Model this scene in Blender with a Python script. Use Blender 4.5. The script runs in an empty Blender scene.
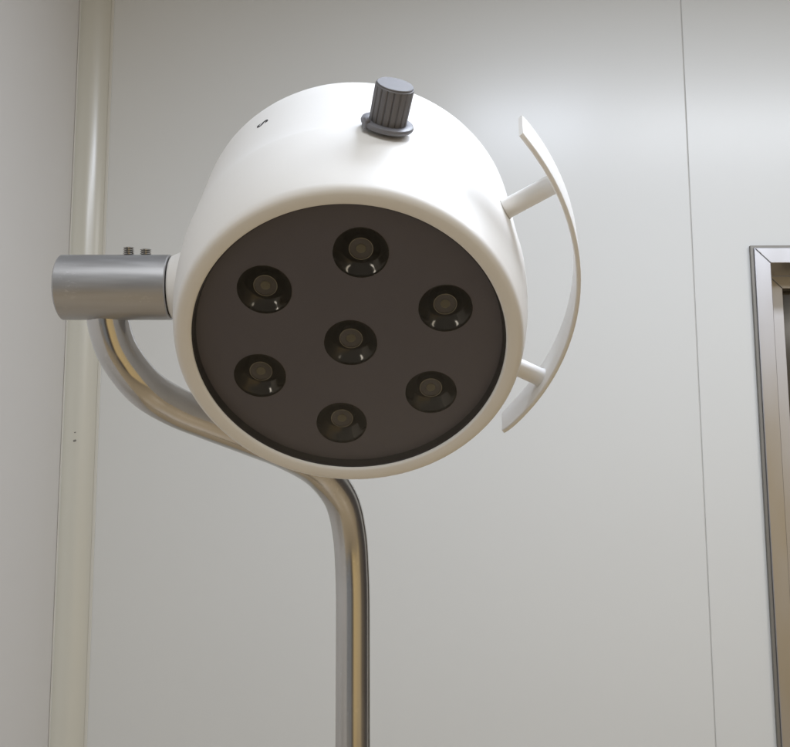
import bpy, bmesh, math, random
from mathutils import Vector, Matrix
random.seed(4)
S = bpy.context.scene
C = S.collection
PI = math.pi

# ---------------------------------------------------------------- camera
CAMZ = 1.45
PITCH, ROLL = math.radians(8.05), math.radians(0.25)
fwd = Vector((0, math.cos(PITCH), math.sin(PITCH)))
up0 = Vector((0, -math.sin(PITCH), math.cos(PITCH)))
rt0 = Vector((1, 0, 0))
RT = rt0*math.cos(ROLL) - up0*math.sin(ROLL)
UP = up0*math.cos(ROLL) + rt0*math.sin(ROLL)
CAM = Vector((0, 0, CAMZ))
cd = bpy.data.cameras.new('camera'); cam = bpy.data.objects.new('camera', cd); C.objects.link(cam)
cam.matrix_world = Matrix((( RT.x, UP.x, -fwd.x, CAM.x), (RT.y, UP.y, -fwd.y, CAM.y), (RT.z, UP.z, -fwd.z, CAM.z), (0, 0, 0, 1)))
cd.sensor_width = 36; cd.lens = 36*1000/790; cd.clip_start = 0.02; cd.clip_end = 60
S.camera = cam
S.render.resolution_x, S.render.resolution_y = 1024, 968

# ---------------------------------------------------------------- world: unseen room as painted gold, grey and dark reflections for the steel
W = bpy.data.worlds.new('World'); S.world = W; W.use_nodes = True
wn = W.node_tree; bg = wn.nodes['Background']
tc = wn.nodes.new('ShaderNodeTexCoord'); sx = wn.nodes.new('ShaderNodeSeparateXYZ')
wn.links.new(tc.outputs['Generated'], sx.inputs[0])
def wmath(op, a, b):
    n = wn.nodes.new('ShaderNodeMath'); n.operation = op
    for k, v in enumerate((a, b)):
        if isinstance(v, (int, float)): n.inputs[k].default_value = v
        else: wn.links.new(v, n.inputs[k])
    return n.outputs[0]
neg = wmath('MULTIPLY', sx.outputs['Y'], -1.0)
ang = wmath('ADD', wmath('DIVIDE', wmath('ARCTAN2', sx.outputs['X'], neg), 2*PI), 0.5)   # 0.5 = straight behind the viewer, 0.75 = to the right
rp = wn.nodes.new('ShaderNodeValToRGB'); wn.links.new(ang, rp.inputs[0])
def stop(deg, c):
    p = 0.5+deg/360
    x = rp.color_ramp.elements.new(p); x.color = (*c, 1)
for deg, c in ((-120, (.42,.43,.44)), (-60, (.40,.41,.42)), (-10, (.36,.37,.38)), (-4, (.12,.11,.10)), (3, (.14,.11,.085)), (9, (1.1,.80,.38)), (50, (.85,.64,.35)), (64, (.26,.21,.15)), (95, (.11,.095,.085)), (125, (.15,.14,.13))): stop(deg, c)
rp.color_ramp.elements[0].color = (.42,.43,.44,1); rp.color_ramp.elements[-1].color = (.3,.3,.3,1)
hi = wn.nodes.new('ShaderNodeMapRange'); hi.inputs['From Min'].default_value = 0.04; hi.inputs['From Max'].default_value = 0.22
wn.links.new(sx.outputs['Z'], hi.inputs['Value'])
wm_ = wn.nodes.new('ShaderNodeMix'); wm_.data_type = 'RGBA'; wn.links.new(hi.outputs[0], wm_.inputs['Factor']); wn.links.new(rp.outputs[0], wm_.inputs['A'])
wm_.inputs['B'].default_value = (0.36, 0.36, 0.355, 1); wn.links.new(wm_.outputs['Result'], bg.inputs[0])
bg.inputs[1].default_value = 0.60

# ---------------------------------------------------------------- ceiling lights of the room, plus one added fill
def area(name, loc, sx_, sy_, power, col):
    l = bpy.data.lights.new(name, 'AREA'); l.shape = 'RECTANGLE'; l.size = sx_; l.size_y = sy_; l.energy = power; l.color = col
    o = bpy.data.objects.new(name, l); C.objects.link(o); o.location = loc; return o
area('ceiling_or_fill_lamp', (0.43, 0.77, 2.70), 0.42, 0.34, 15, (0.80, 0.87, 1.0))
area('ceiling_or_fill_lamp', (1.15, 0.77, 2.70), 0.9, 0.30, 20, (0.86, 0.91, 1.0))
area('ceiling_or_fill_lamp', (0.05, -0.55, 2.70), 0.6, 0.6, 13, (0.96, 0.98, 1.0))  # added overhead fill, brightens the drum from front and above
area('ceiling_or_fill_lamp', (-2.9, -2.0, 2.70), 0.75, 1.8, 50, (1.0, 0.995, 0.97))
area('ceiling_or_fill_lamp', (3.0, -1.9, 2.70), 0.75, 1.8, 32, (1.0, 0.96, 0.88))
S.view_settings.view_transform = 'Standard'; S.view_settings.look = 'None'
S.view_settings.exposure = 0.06; S.view_settings.gamma = 1

# ---------------------------------------------------------------- helpers
WM = {}
def obj(name, me, mat=None, parent=None, M=Matrix.Identity(4)):
    if isinstance(me, bmesh.types.BMesh):
        bmesh.ops.recalc_face_normals(me, faces=me.faces)
        m = bpy.data.meshes.new(name); me.to_mesh(m); me.free(); me = m
    o = bpy.data.objects.new(name, me); C.objects.link(o)
    if mat and me and not me.materials: me.materials.append(mat)
    WM[o] = M.copy()
    if parent: o.parent = parent; o.matrix_local = WM[parent].inverted() @ M
    else: o.matrix_world = M
    return o
def empty(name, loc): return obj(name, None, None, None, Matrix.Translation(loc))
def tag(o, label=None, cat=None, kind=None, group=None):
    for k, v in (('label', label), ('category', cat), ('kind', kind), ('group', group)):
        if v: o[k] = v
    return o
def smooth(o, ang=35):
    for p in o.data.polygons: p.use_smooth = True
    o.data.set_sharp_from_angle(angle=math.radians(ang)); return o
def lathe(prof, seg=96, rib=None, close=True):
    """prof: list of (r, z) revolved about z. rib(theta, r, z) -> r"""
    bm = bmesh.new(); rings = []
    for r, z in prof:
        if r < 1e-7: rings.append([bm.verts.new((0, 0, z))]); continue
        rings.append([bm.verts.new(((rib(2*PI*k/seg, r, z) if rib else r)*math.cos(2*PI*k/seg),
                                    (rib(2*PI*k/seg, r, z) if rib else r)*math.sin(2*PI*k/seg), z)) for k in range(seg)])
    for a, b in zip(rings, rings[1:]):
        for k in range(seg):
            q = [a[k % len(a)], a[(k+1) % len(a)], b[(k+1) % len(b)], b[k % len(b)]]
            q = list(dict.fromkeys(q))
            if len(q) > 2: bm.faces.new(q)
    return bm
def box(bm, x0, x1, y0, y1, z0, z1):
    v = [bm.verts.new((x, y, z)) for x in (x0, x1) for y in (y0, y1) for z in (z0, z1)]
    for f in ((0,1,3,2),(4,6,7,5),(0,4,5,1),(2,3,7,6),(0,2,6,4),(1,5,7,3)): bm.faces.new([v[i] for i in f])
    return bm
def bevel(bm, w, n=2):
    bmesh.ops.bevel(bm, geom=bm.edges[:], offset=w, segments=n, affect='EDGES', profile=0.5, clamp_overlap=True); return bm
def prism_y(pts, y0, y1):
    bm = bmesh.new()
    a = [bm.verts.new((x, y0, z)) for x, z in pts]; b = [bm.verts.new((x, y1, z)) for x, z in pts]
    bm.faces.new(a); bm.faces.new(b[::-1])
    for i in range(len(pts)):
        j = (i+1) % len(pts); bm.faces.new((a[i], b[i], b[j], a[j]))
    return bm
def sweep(path, r, seg=40, n=160):
    P = [Vector(p) for p in path]; pts = []
    P = [2*P[0]-P[1]] + P + [2*P[-1]-P[-2]]
    for i in range(1, len(P)-2):
        for k in range(n//(len(P)-3)):
            t = k/(n//(len(P)-3)); a, b, c, d = P[i-1:i+3]
            # centripetal-like catmull rom
            m1 = (c-a)*0.5*min(1, (c-b).length*2/((c-a).length+1e-9)); m2 = (d-b)*0.5*min(1, (c-b).length*2/((d-b).length+1e-9))
            pts.append((2*t**3-3*t*t+1)*b + (t**3-2*t*t+t)*m1 + (-2*t**3+3*t*t)*c + (t**3-t*t)*m2)
    pts.append(P[-2]); bm = bmesh.new(); rings = []; nrm = Vector((0, -1, 0))
    for i, p in enumerate(pts):
        t = (pts[min(i+1, len(pts)-1)] - pts[max(i-1, 0)]).normalized()
        nrm = (nrm - t*nrm.dot(t)).normalized(); bn = t.cross(nrm)
        rings.append([bm.verts.new(p + r*(math.cos(2*PI*k/seg)*nrm + math.sin(2*PI*k/seg)*bn)) for k in range(seg)])
    for a, b in zip(rings, rings[1:]):
        for k in range(seg): bm.faces.new((a[k], a[(k+1) % seg], b[(k+1) % seg], b[k]))
    bm.faces.new(rings[0]); bm.faces.new(rings[-1][::-1]); return bm

# ---------------------------------------------------------------- materials
def mat(name, col, rough=0.5, metal=0.0, coat=0.0, coat_r=0.1, var=0.0, vscale=(5,5,5), rvar=0.0, bump=0.0, bscale=(40,40,40), spec=0.5, aniso=0.0, spots=0.0):
    m = bpy.data.materials.new(name); m.use_nodes = True; nt = m.node_tree; b = nt.nodes['Principled BSDF']
    b.inputs['Base Color'].default_value = (*col, 1); b.inputs['Roughness'].default_value = rough
    b.inputs['Metallic'].default_value = metal; b.inputs['Coat Weight'].default_value = coat; b.inputs['Coat Roughness'].default_value = coat_r
    b.inputs['Specular IOR Level'].default_value = spec; b.inputs['Anisotropic'].default_value = aniso
    t = nt.nodes.new('ShaderNodeTexCoord')
    def noise(sc, det=5):
        mp = nt.nodes.new('ShaderNodeMapping'); mp.inputs['Scale'].default_value = sc; nt.links.new(t.outputs['Object'], mp.inputs[0])
        n = nt.nodes.new('ShaderNodeTexNoise'); n.inputs['Scale'].default_value = 1; n.inputs['Detail'].default_value = det
        nt.links.new(mp.outputs[0], n.inputs['Vector']); return n
    if var or rvar:
        n = noise(vscale)
        if var:
            mx = nt.nodes.new('ShaderNodeMix'); mx.data_type = 'RGBA'
            mx.inputs['A'].default_value = (*[c*(1-var) for c in col], 1); mx.inputs['B'].default_value = (*[min(1, c*(1+var)) for c in col], 1)
            nt.links.new(n.outputs[0], mx.inputs['Factor']); nt.links.new(mx.outputs['Result'], b.inputs['Base Color'])
        if rvar:
            r = nt.nodes.new('ShaderNodeMapRange'); r.inputs['From Min'].default_value = 0.3; r.inputs['From Max'].default_value = 0.7
            r.inputs['To Min'].default_value = rough-rvar; r.inputs['To Max'].default_value = rough+rvar
            nt.links.new(n.outputs[0], r.inputs['Value']); nt.links.new(r.outputs[0], b.inputs['Roughness'])
    if spots:      # small scuffs: thresholded fine noise inside patches of a coarse one
        n1 = noise((900, 900, 350), 2); n2 = noise((45, 45, 45), 2)
        def ramp(n, a, c):
            q = nt.nodes.new('ShaderNodeMapRange'); q.inputs['From Min'].default_value = a; q.inputs['From Max'].default_value = c
            nt.links.new(n.outputs[0], q.inputs['Value']); return q.outputs[0]
        mu = nt.nodes.new('ShaderNodeMath'); mu.operation = 'MULTIPLY'; nt.links.new(ramp(n1, 0.58, 0.68), mu.inputs[0]); nt.links.new(ramp(n2, 0.54, 0.66), mu.inputs[1])
        m2 = nt.nodes.new('ShaderNodeMath'); m2.operation = 'MULTIPLY'; nt.links.new(mu.outputs[0], m2.inputs[0]); m2.inputs[1].default_value = spots
        src = b.inputs['Base Color'].links[0].from_socket
        m3 = nt.nodes.new('ShaderNodeMix'); m3.data_type = 'RGBA'; nt.links.new(m2.outputs[0], m3.inputs['Factor']); nt.links.new(src, m3.inputs['A'])
        m3.inputs['B'].default_value = (0.95, 0.95, 0.97, 1); nt.links.new(m3.outputs['Result'], b.inputs['Base Color'])
    if bump:
        n = noise(bscale, 3); bp = nt.nodes.new('ShaderNodeBump'); bp.inputs['Strength'].default_value = 1; bp.inputs['Distance'].default_value = bump
        nt.links.new(n.outputs[0], bp.inputs['Height']); nt.links.new(bp.outputs[0], b.inputs['Normal'])
    return m
WALL = mat('white_panel_paint', (0.61, 0.615, 0.597), 0.55, coat=0.55, coat_r=0.25, var=0.02, vscale=(2,2,2), bump=0.0006, bscale=(6,6,3.5))
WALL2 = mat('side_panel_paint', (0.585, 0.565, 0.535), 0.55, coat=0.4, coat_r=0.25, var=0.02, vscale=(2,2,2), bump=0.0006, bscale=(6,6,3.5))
COVE = mat('aluminium_corner_paint', (0.54, 0.525, 0.455), 0.32, coat=0.4, coat_r=0.2, var=0.04, vscale=(3,3,1))
LIP = mat('corner_trim_edge', (0.58, 0.565, 0.51), 0.4)
GAP = mat('joint_sealant', (0.52, 0.51, 0.48), 0.7)
FLOOR = mat('ochre_floor', (0.48, 0.37, 0.23), 0.35, var=0.1, vscale=(3,3,3))
STEEL = mat('brushed_steel', (0.56, 0.55, 0.54), 0.18, 1.0, var=0.16, vscale=(45,45,12), rvar=0.06, spots=0.15)
FRAME = mat('door_frame_steel', (0.49, 0.49, 0.51), 0.36, 1.0, var=0.10, vscale=(8,8,2.5), rvar=0.08)
TUBE = mat('clamp_steel', (0.50, 0.50, 0.51), 0.42, 1.0, var=0.12, vscale=(260,260,26), rvar=0.05, spots=0.22, bump=0.00001, bscale=(700,700,60))
SCREW = mat('screw_steel', (0.5, 0.49, 0.47), 0.25, 1.0)
WHITE = mat('white_enamel', (0.80, 0.79, 0.77), 0.55, coat=0.12, coat_r=0.3, var=0.012, vscale=(12,12,12), bump=0.00003, bscale=(300,300,300))
BLACK = mat('black_gap', (0.01, 0.01, 0.01), 0.6)
PLATE = mat('dark_plate', (0.122, 0.117, 0.128), 0.5, var=0.06, vscale=(20,20,20))
RING = mat('dark_ring', (0.008, 0.009, 0.013), 0.4)
COLLAR = mat('grey_collar_plastic', (0.165, 0.165, 0.182), 0.45, var=0.05, vscale=(120,120,120))
KNOB = mat('grey_knob_plastic', (0.145, 0.142, 0.150), 0.55, var=0.08, vscale=(120,120,120))
REFL = mat('smoked_reflector', (0.068, 0.064, 0.050), 0.10, 1.0)
LENS = mat('smoked_lens', (0.040, 0.036, 0.027), 0.16, 0.0, coat=0.6, coat_r=0.08)
CHIPM = mat('bare_chip', (0.17, 0.16, 0.14), 0.6)
INK = mat('dark_ink', (0.03, 0.03, 0.035), 0.5)
DGLASS = mat('dark_door_glass', (0.035, 0.030, 0.024), 0.12, spec=0.8)
def glass(name, tint, rough):
    m = bpy.data.materials.new(name); m.use_nodes = True; nt = m.node_tree; nt.nodes.clear()
    o = nt.nodes.new('ShaderNodeOutputMaterial'); t = nt.nodes.new('ShaderNodeBsdfTransparent'); g = nt.nodes.new('ShaderNodeBsdfGlossy')
    f = nt.nodes.new('ShaderNodeFresnel'); f.inputs[0].default_value = 1.34; x = nt.nodes.new('ShaderNodeMixShader')
    t.inputs[0].default_value = (*tint, 1); g.inputs['Roughness'].default_value = rough
    nt.links.new(f.outputs[0], x.inputs[0]); nt.links.new(t.outputs[0], x.inputs[1]); nt.links.new(g.outputs[0], x.inputs[2]); nt.links.new(x.outputs[0], o.inputs[0])
    return m
GLASS = glass('tinted_cover_glass', (0.82, 0.81, 0.85), 0.03)

# ---------------------------------------------------------------- setting
D = 1.94           # back wall
XL = -0.631        # left wall face
RC = 0.05          # cove radius
HT = 2.70
tag(obj('floor', box(bmesh.new(), -3, 4, -4, 4, -0.1, 0), FLOOR), kind='structure')

XS = 0.594         # vertical joint between the panels
XD, ZD = 0.7072, 1.9770   # outer corner of the door frame (x, top z)
bw = empty('panel_wall', (0, D, 0)); tag(bw, 'glossy white panel wall behind the lamp, with a thin upright joint', 'wall')
g = 0.0009
obj('wall_panel', bevel(box(bmesh.new(), XL-0.05, XS-g, D, D+0.05, 0, HT), 0.0008, 1), WALL, bw)
DW = 0.95; FW = 0.0335; OP0, OP1, OPT = XD+0.012, XD+DW-0.012, ZD-0.012
obj('wall_panel', bevel(prism_y([(XS+g, 0), (OP0, 0), (OP0, OPT), (OP1, OPT), (OP1, 0), (XS+1.18, 0), (XS+1.18, HT), (XS+g, HT)], D, D+0.05), 0.0008, 1), WALL, bw)
obj('wall_panel', bevel(box(bmesh.new(), XS+1.182, XS+2.2, D, D+0.05, 0, HT), 0.0008, 1), WALL, bw)
obj('joint_strip', box(bmesh.new(), XS-0.01, XS+0.01, D+0.0508, D+0.055, 0, HT), GAP, bw)
obj('joint_filler', box(bmesh.new(), XS-g, XS+g, D+0.002, D+0.049, 0.001, HT-0.001), GAP, bw)

lw = empty('panel_wall', (XL, 0, 0)); tag(lw, 'plain pale grey side wall at the left edge, left of the corner cove', 'wall')
obj('wall_panel', bevel(box(bmesh.new(), XL-0.05, XL, 0.0, D-0.001, 0, HT), 0.0008, 1), WALL2, lw)

# quarter-round cove in the corner
cv = empty('corner_cove', (XL, D, 0)); tag(cv, 'olive grey quarter round corner trim running up between the two walls', 'corner trim')
pts = [(XL+RC-RC*math.cos(a)+0.0015, D-RC+RC*math.sin(a)-0.0015) for a in [PI/2*k/20 for k in range(21)]]
bm = bmesh.new(); out = [(XL+0.0012, D-RC)]+[(XL+0.0012, D-0.0012), (XL+RC, D-0.0012)]
poly = pts + [(XL+RC, D-0.0005), (XL+0.0005, D-0.0005), (XL+0.0005, D-RC)]
a_ = [bm.verts.new((x, y, 0)) for x, y in poly]; b_ = [bm.verts.new((x, y, HT)) for x, y in poly]
for i in range(len(poly)):
    j = (i+1) % len(poly); bm.faces.new((a_[i], a_[j], b_[j], b_[i]))
smooth(obj('cove_profile', bm, COVE, cv))
bm = box(bmesh.new(), XL+RC-0.001, XL+RC+0.005, D-0.0025, D-0.0004, 0, HT); obj('trim_edge', bevel(bm, 0.0008), LIP, cv)
bm = box(bmesh.new(), XL+0.0004, XL+0.0025, D-RC-0.005, D-RC+0.001, 0, HT); obj('trim_edge', bevel(bm, 0.0008), LIP, cv)
# a small chip in the cove paint
for dz, rr in ((0.0, 0.0030), (0.016, 0.0016)):
    ang = math.radians(42); cx, cy = XL+RC-RC*math.cos(ang)+0.0017, D-RC+RC*math.sin(ang)-0.0017
    bmc = lathe([(0, 0.0003), (rr*0.7, 0.0002), (rr, -0.0002), (0, -0.0004)], 10, rib=lambda t, r, z: r*(1+0.35*math.sin(2*t+1)+0.2*math.sin(5*t)))
    Mx = Matrix.Translation((cx, cy, 1.594+dz)) @ Vector((math.cos(ang), -math.sin(ang), 0)).to_track_quat('Z', 'Y').to_matrix().to_4x4()
    obj('paint_chip', bmc, CHIPM, cv, Mx)

# door with stainless frame, at the right edge
dr = empty('steel_framed_door', (XD, D, 0)); tag(dr, 'stainless steel framed door with dark glass, cut off by the right edge', 'door')
def ushape(x0, x1, zt, w, y0, y1):     # upright, head, upright mitred as one outline
    return prism_y([(x0, 0), (x0+w, 0), (x0+w, zt-w), (x1-w, zt-w), (x1-w, 0), (x1, 0), (x1, zt), (x0, zt)], y0, y1)
SL = 0.0056
sm = prism_y([(XD, 0), (XD+SL, 0), (XD+SL, ZD-0.0054), (XD+DW-SL, ZD-0.0054), (XD+DW-SL, 0), (XD+DW, 0), (XD+DW, ZD), (XD, ZD)], D-0.008, D+0.001)
obj('frame_seal', sm, mat('dull_frame_edge', (0.22, 0.21, 0.19), 0.5, 0.5), dr)
x0, x1, zt = XD+SL+0.0003, XD+DW-SL-0.0003, ZD-0.0057
DEP = 0.10
def member(name, pts, y0, y1, m=FRAME): return obj(name, bevel(prism_y(pts, y0, y1), 0.0012), m, dr)
w = 0.0312
member('frame_upright', [(x0, 0), (x0+w, 0), (x0+w, zt-w-0.0003), (x0, zt-0.0003)], D-0.012, D+DEP)
member('frame_upright', [(x1-w, 0), (x1, 0), (x1, zt-0.0003), (x1-w, zt-w-0.0003)], D-0.012, D+DEP)
member('frame_head', [(x0+0.0003, zt), (x0+w+0.0003, zt-w), (x1-w-0.0003, zt-w), (x1-0.0003, zt)], D-0.012, D+DEP)
a0, a1, at = 0.7825, 2*(XD+DW/2)-0.7825, 1.9406
w2 = 0.0267
member('inner_frame_upright', [(x0+w-0.002, 0), (a0+w2, 0), (a0+w2, at-w2), (a0, at), (x0+w-0.002, at)], D+DEP+0.001, D+DEP+0.03)
member('inner_frame_upright', [(a1-w2, 0), (x1-w+0.002, 0), (x1-w+0.002, at), (a1, at), (a1-w2, at-w2)], D+DEP+0.001, D+DEP+0.03)
member('inner_frame_head', [(a0+0.0004, at+0.0002), (a0+w2+0.0002, at-w2+0.0002), (a1-w2-0.0002, at-w2+0.0002), (a1-0.0004, at+0.0002)], D+DEP+0.001, D+DEP+0.03)
obj('door_glass', box(bmesh.new(), a0+0.01, a1-0.01, D+DEP+0.034, D+DEP+0.042, 0, at-0.01), DGLASS, dr)

# ---------------------------------------------------------------- the examination lamp
def cw(x, y, z): return CAM + RT*x - UP*y + fwd*z      # measured frame (x right, y down, z ahead of the eye)
def px(u_, v_, z): return cw((u_-395)/1000*z, (v_-373.5)/1000*z, z)
def cdir(x, y, z): return RT*x - UP*y + fwd*z
U = cdir(1, 0, 0); Vv = cdir(0, -0.82008, -0.57225); N = cdir(0, 0.57225, -0.82008)
C0 = cw(-0.0256, -0.0146, 0.5585)
def MX(o, x, y, z): return Matrix(((x.x, y.x, z.x, o.x), (x.y, y.y, z.y, o.y), (x.z, y.z, z.z, o.z), (0, 0, 0, 1)))
HEAD = MX(C0, U, Vv, N)          # local z = out of the front; s = -z
def HP(s, phi, r): p = math.radians(phi); return HEAD @ Vector((r*math.cos(p), r*math.sin(p), -s))
def radial(s, phi, r):           # frame with z radial, x axial (towards back), y tangential
    p = math.radians(phi); z = (U*math.cos(p)+Vv*math.sin(p)); x = -N; y = z.cross(x); return MX(HP(s, phi, r), x, y, z)

# pole
zc = 0.609
pole_px = [(107.5, 306, .616), (109, 325, .617), (119, 354, .619), (143.5, 386, .624), (173, 405.5, .638), (210, 421, .655), (250, 436.5, .676),
           (288, 452, .698), (320, 471.5, .722), (341, 499, .738), (349.5, 533, .745), (352.3, 572, .745), (353, 610, .741)]
path = [px(*p) for p in pole_px]
last = path[-1]; foot = Vector((last.x, last.y, 0))
path += [last + (foot-last)*t for t in (0.12, 0.4, 0.7, 1.0)]
root = empty('examination_lamp', foot)
tag(root, 'round white medical examination lamp with seven LED lenses on a bent steel pole', 'lamp')
smooth(obj('pole', sweep(path, 0.0127), STEEL, root), 50)

# clamp tube across the top of the pole
tx0, tx1 = -0.2025, -0.1362
ax = U
tc0 = px(107.5, 287.5, .609)
def tubep(X): return tc0 + U*(X-(107.5-395)/1000*.609)
yv = Vv; TM = MX(tubep(tx0), yv, N, U) if False else MX(tubep(tx0), Vv, N, U)
TM = MX(tubep(tx0), UP, -fwd, U); TM = MX(tubep(tx0), (UP - U*UP.dot(U)).normalized(), U.cross((UP - U*UP.dot(U)).normalized()), U)
L = tx1-tx0; R = 0.0198; t_ = 0.0022
prof = [(0, 0.0012), (R-0.0016, 0.0012), (R-0.0014, 0.0), (R-0.0006, 0.0), (R, 0.0006)] + [(R, L*k/12) for k in range(1, 12)] + [(R, L-0.0006), (R-0.0006, L), (R-t_, L), (R-t_, L-0.012), (0, L-0.012)]
clamp = smooth(obj('clamp_tube', lathe(prof), TUBE, root, TM))
smooth(obj('end_ring', lathe([(R-0.0017, -0.0002), (R-0.0011, -0.0003), (R-0.0011, 0.0002), (R-0.0017, 0.0002)]), BLACK, clamp, TM))
for X, h in ((-0.1622, 0.0048), (-0.1518, 0.0036)):
    p = [(0, h-0.0016), (0.0015, h-0.0016), (0.0016, h-0.0001), (0.0028, h)]
    z = h-0.0003; k = 0
    while z > -0.002: p += [(0.0034, z), (0.0034, z-0.0003), (0.0026, z-0.0007)]; z -= 0.0012
    Mt = MX(tubep(X), U, TM.col[0].xyz.cross(U), TM.col[0].xyz) @ Matrix.Translation((0, 0, R-0.00005)) @ Matrix.Rotation(0.05, 4, 'X')
    smooth(obj('set_screw', lathe(p, 24), SCREW, clamp, Mt), 30)

# housing
prof = [(0.0876, -0.0075), (0.0876, 0.0006), (0.0880, 0.0013), (0.0890, 0.0017), (0.0935, 0.0018), (0.0952, 0.0015), (0.0965, 0.0006), (0.0974, -0.0008), (0.0979, -0.0025),
        (0.0992, -0.008), (0.1002, -0.013), (0.1019, -0.023), (0.1034, -0.037), (0.1043, -0.050), (0.1047, -0.060), (0.1046, -0.0625), (0.1042, -0.065), (0.1040, -0.080), (0.1036, -0.098), (0.1033, -0.120), (0.1031, -0.134),
        (0.1028, -0.1375), (0.1019, -0.1415), (0.1003, -0.147), (0.0982, -0.1520), (0.0950, -0.1560), (0.090, -0.1585), (0.06, -0.1625), (0.03, -0.1645), (0, -0.165)]
housing = smooth(obj('lamp_housing', lathe(prof, 192), WHITE, root, HEAD), 60)
tag(housing, 'white enamelled drum with a slightly flared front band')
# boss that enters the clamp tube
boss_c = tubep(-0.1356); BM = MX(boss_c, TM.col[0].xyz, TM.col[1].xyz, U)
smooth(obj('hinge_boss', lathe([(0, 0), (0.0182, 0), (0.0190, 0.0006), (0.0198, 0.002), (0.0215, 0.006), (0.024, 0.010), (0.029, 0.016), (0.032, 0.03)], 64), WHITE, housing, BM), 40)
smooth(obj('hinge_spindle', lathe([(0, 0), (0.0155, 0), (0.0155, 0.012), (0, 0.012)], 48), BLACK, housing, MX(tubep(-0.1458), TM.col[0].xyz, TM.col[1].xyz, U)))

# face plate with round openings, LED cups, glass
RR, RL, SP = 0.0575, 0.0151, 0.0060
th0 = None
def led_pos():
    # ring angle measured in the (U, V) plane of the face
    base = math.degrees(ROT_A); ox, oy = 0.0006, -0.0009
    return [(ox, oy)] + [(ox+RR*math.cos(math.radians(base+60*k)), oy+RR*math.sin(math.radians(base+60*k))) for k in range(6)]
ROT_A = math.radians(83.2)
LP = led_pos()
def plate():
    bm = bmesh.new(); edges = []
    for cx, cy, r, n in [(0, 0, 0.0874, 128)] + [(x, y, RL, 48) for x, y in LP]:
        vs = [bm.verts.new((cx+r*math.cos(2*PI*k/n), cy+r*math.sin(2*PI*k/n), 0)) for k in range(n)]
        edges += [bm.edges.new((vs[k], vs[(k+1) % n])) for k in range(n)]
    bmesh.ops.triangle_fill(bm, use_beauty=True, use_dissolve=False, edges=edges)
    # drop any triangles lying in the holes
    kill = [f for f in bm.faces if any((f.calc_center_median()-Vector((x, y, 0))).length < RL*0.98 for x, y in LP)]
    bmesh.ops.delete(bm, geom=kill, context='FACES_ONLY')
    ret = bmesh.ops.extrude_face_region(bm, geom=bm.faces[:])
    for v in [q for q in ret['geom'] if isinstance(q, bmesh.types.BMVert)]: v.co.z -= 0.0012
    return bm
fp = obj('face_plate', plate(), PLATE, root, HEAD @ Matrix.Translation((0, 0, -SP)))
obj('inner_ring', lathe([(0.0875, -0.0004), (0.0868, -0.0006), (0.0860, -SP+0.0002), (0.0875, -SP+0.0002)], 128), RING, fp, HEAD)
GILT = mat('lens_ring_edge', (0.42, 0.39, 0.27), 0.25, 0.6)
CHIP = mat('led_chip', (0.15, 0.14, 0.08), 0.5)
def cup_mesh():
    p = [(0.0149, -0.0013), (0.0147, -0.0015)]
    for k in range(1, 15):
        r_ = 0.0146*(1-k/16); p.append((r_, -0.0015-0.0098*(1-(r_/0.0146)**2)))
    p += [(0, -0.0114)]
    return lathe(p, 96)
def lens_mesh():
    return lathe([(0.0058, -0.0098), (0.0064, -0.0062), (0.0066, -0.0050), (0.0065, -0.0046), (0.0063, -0.0044), (0.0061, -0.0045), (0.0060, -0.0050), (0.0056, -0.0051), (0.0030, -0.0050), (0, -0.0050)], 48)
def ring_mesh(r_, z, w_):
    return lathe([(r_-w_, z), (r_-w_*0.5, z+w_), (r_+w_*0.5, z+w_), (r_+w_, z), (r_-w_, z)], 48)
def rim_mesh():
    return lathe([(0.0150, -0.0012), (0.01505, 0.0002), (0.0148, 0.0003), (0.0145, -0.0004), (0.0146, -0.0014)], 64)
cme = lme = rme = None
for i, (x, y) in enumerate(LP):
    M = HEAD @ Matrix.Translation((x, y, -SP))
    if i == 0:
        c_ = smooth(obj('led_reflector', cup_mesh(), REFL, root, M)); l_ = smooth(obj('led_lens', lens_mesh(), LENS, c_, M), 50); r_ = smooth(obj('reflector_rim', rim_mesh(), REFL, c_, M))
        q_ = smooth(obj('lens_ring', ring_mesh(0.0064, -0.0046, 0.0002), GILT, c_, M)); h_ = smooth(obj('led_chip', lathe([(0.0028, -0.0050), (0.0026, -0.0046), (0, -0.0046)], 24), CHIP, c_, M))
        cme, lme, rme, qme, hme = c_.data, l_.data, r_.data, q_.data, h_.data
    else:
        c_ = obj('led_reflector', cme, None, root, M); obj('led_lens', lme, None, c_, M); obj('reflector_rim', rme, None, c_, M); obj('lens_ring', qme, None, c_, M); obj('led_chip', hme, None, c_, M)
obj('cover_glass', lathe([(0.0874, -0.0004), (0, -0.0004)], 128), GLASS, root, HEAD)

# dimmer knob on top
KS, KPHI = 0.062, 78.6
KM = radial(KS, KPHI, 0.1042)
knob = smooth(obj('dimmer_knob', lathe([(0, 0.0265), (0.0098, 0.0265), (0.0101, 0.0262), (0.0101, 0.0255), (0.0106, 0.0252), (0.0107, 0.0246), (0.0104, 0.0045), (0, 0.0045)], 240,
    rib=lambda t, r, z: r*(1-(0.07*max(0, math.cos(18*t))**4 if (r > 0.0103 and z < 0.0251) else 0))), KNOB, root, KM), 28)
def flange():
    return lathe([(0.006, 0.0020), (0.0138, 0.0022), (0.0146, 0.0030), (0.0148, 0.0040), (0.0144, 0.0050), (0.0136, 0.0054), (0.0100, 0.0054), (0.0090, 0.0050), (0.006, 0.0050)], 96)
fl = smooth(obj('knob_collar', flange(), COLLAR, knob, KM @ Matrix.Rotation(math.radians(2), 4, 'Y')), 40)
tb = bmesh.new(); box(tb, -0.0022, 0.0022, 0, 0.0030, 0.0015, 0.0075); bevel(tb, 0.0009)
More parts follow.
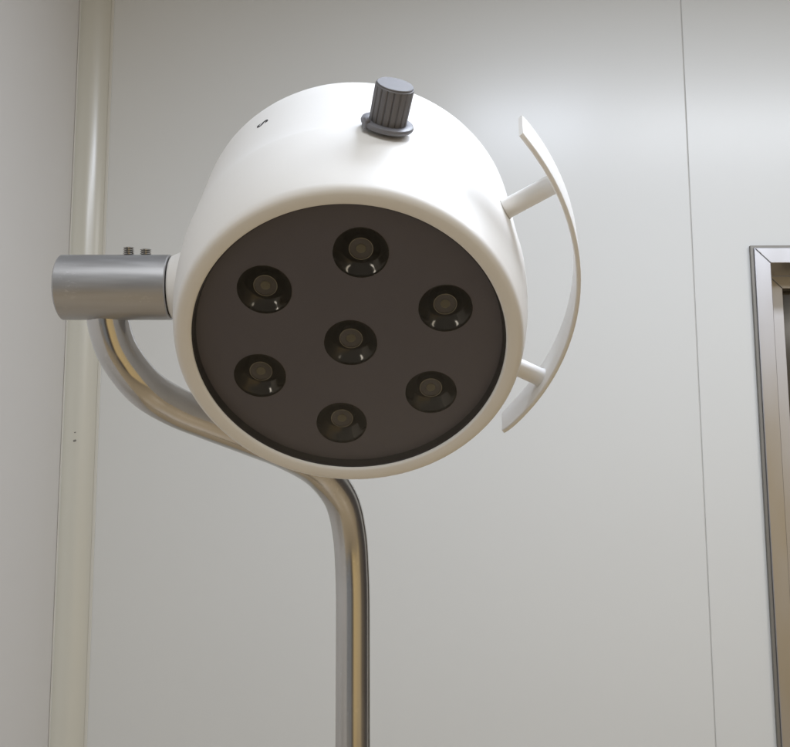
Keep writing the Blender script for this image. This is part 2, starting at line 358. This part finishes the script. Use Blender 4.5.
obj('pointer_tab', tb, COLLAR, knob, KM @ Matrix.Rotation(math.radians(30), 4, 'Z') @ Matrix.Translation((0, 0.0122, 0)))
obj('knob_bush', lathe([(0, 0.0024), (0.0068, 0.0024), (0.0068, -0.001), (0, -0.001)], 32), BLACK, knob, KM)

# handle on the right: arc strip standing on two posts
HS, HW, HT_ = 0.0620, 0.0290, 0.0030
def arc_r(ph): return 0.1358 + 0.0050*(abs(ph)/46)**2.2
bm = bmesh.new(); rings = []
n = 60; PH0, PH1 = -46, 48
sec = []
for q in range(4):       # rounded rectangle section (axial, radial)
    ca, cr = ((1, 1), (-1, 1), (-1, -1), (1, -1))[q]
    for k in range(5):
        a = (q*90 + k*22.5)*PI/180; rr = 0.0012
        sec.append((ca*(HW/2-rr)+rr*math.cos(a), cr*(HT_/2-rr)+rr*math.sin(a)))
for i in range(n+1):
    ph = PH0+(PH1-PH0)*i/n; r0 = arc_r(ph)
    tw = 1-0.16*abs(2*i/n-1)**3; end = min(i, n-i); tw *= (0.90, 0.975)[end] if end < 2 else 1
    rings.append([bm.verts.new(((r0+dr_+0.09*da)*math.cos(math.radians(ph)), (r0+dr_+0.09*da)*math.sin(math.radians(ph)), -(HS+da*tw))) for da, dr_ in sec])
for a, b in zip(rings, rings[1:]):
    for k in range(len(sec)): bm.faces.new((a[k], a[(k+1) % len(sec)], b[(k+1) % len(sec)], b[k]))
bm.faces.new(rings[0]); bm.faces.new(rings[-1][::-1])
handle = smooth(obj('handle', bm, WHITE, root, HEAD), 50)
for ph in (31.4, -28.2):
    rb = 0.1035; l = arc_r(ph)-HT_/2-rb+0.0005
    smooth(obj('handle_post', lathe([(0, -0.003), (0.0058, -0.003), (0.0058, l*0.5), (0.0058, l-0.0028), (0.0061, l-0.0012), (0.0068, l-0.0002), (0.0068, l+0.0003), (0, l+0.0003)], 48), WHITE, handle, radial(HS, ph, rb)), 60)
    smooth(obj('post_foot', lathe([(0.0056, 0.0004), (0.0062, 0.0002), (0.0062, 0.0016), (0.0056, 0.0016)], 48), GAP, handle, radial(HS, ph, rb)), 60)

# small printed mark on the drum
fc = bpy.data.curves.new('mark', 'FONT'); fc.body = 'S'; fc.size = 0.0105; fc.align_x = 'CENTER'; fc.align_y = 'CENTER'; fc.extrude = 0.0002; fc.offset = 0.00035
fo = bpy.data.objects.new('mark', fc); C.objects.link(fo); bpy.context.view_layer.update()
me = bpy.data.meshes.new_from_object(fo.evaluated_get(bpy.context.evaluated_depsgraph_get())); bpy.data.objects.remove(fo)
obj('printed_letter', me, INK, housing, radial(0.1075, 121.3, 0.1034) @ Matrix.Rotation(math.radians(195), 4, 'Z'))
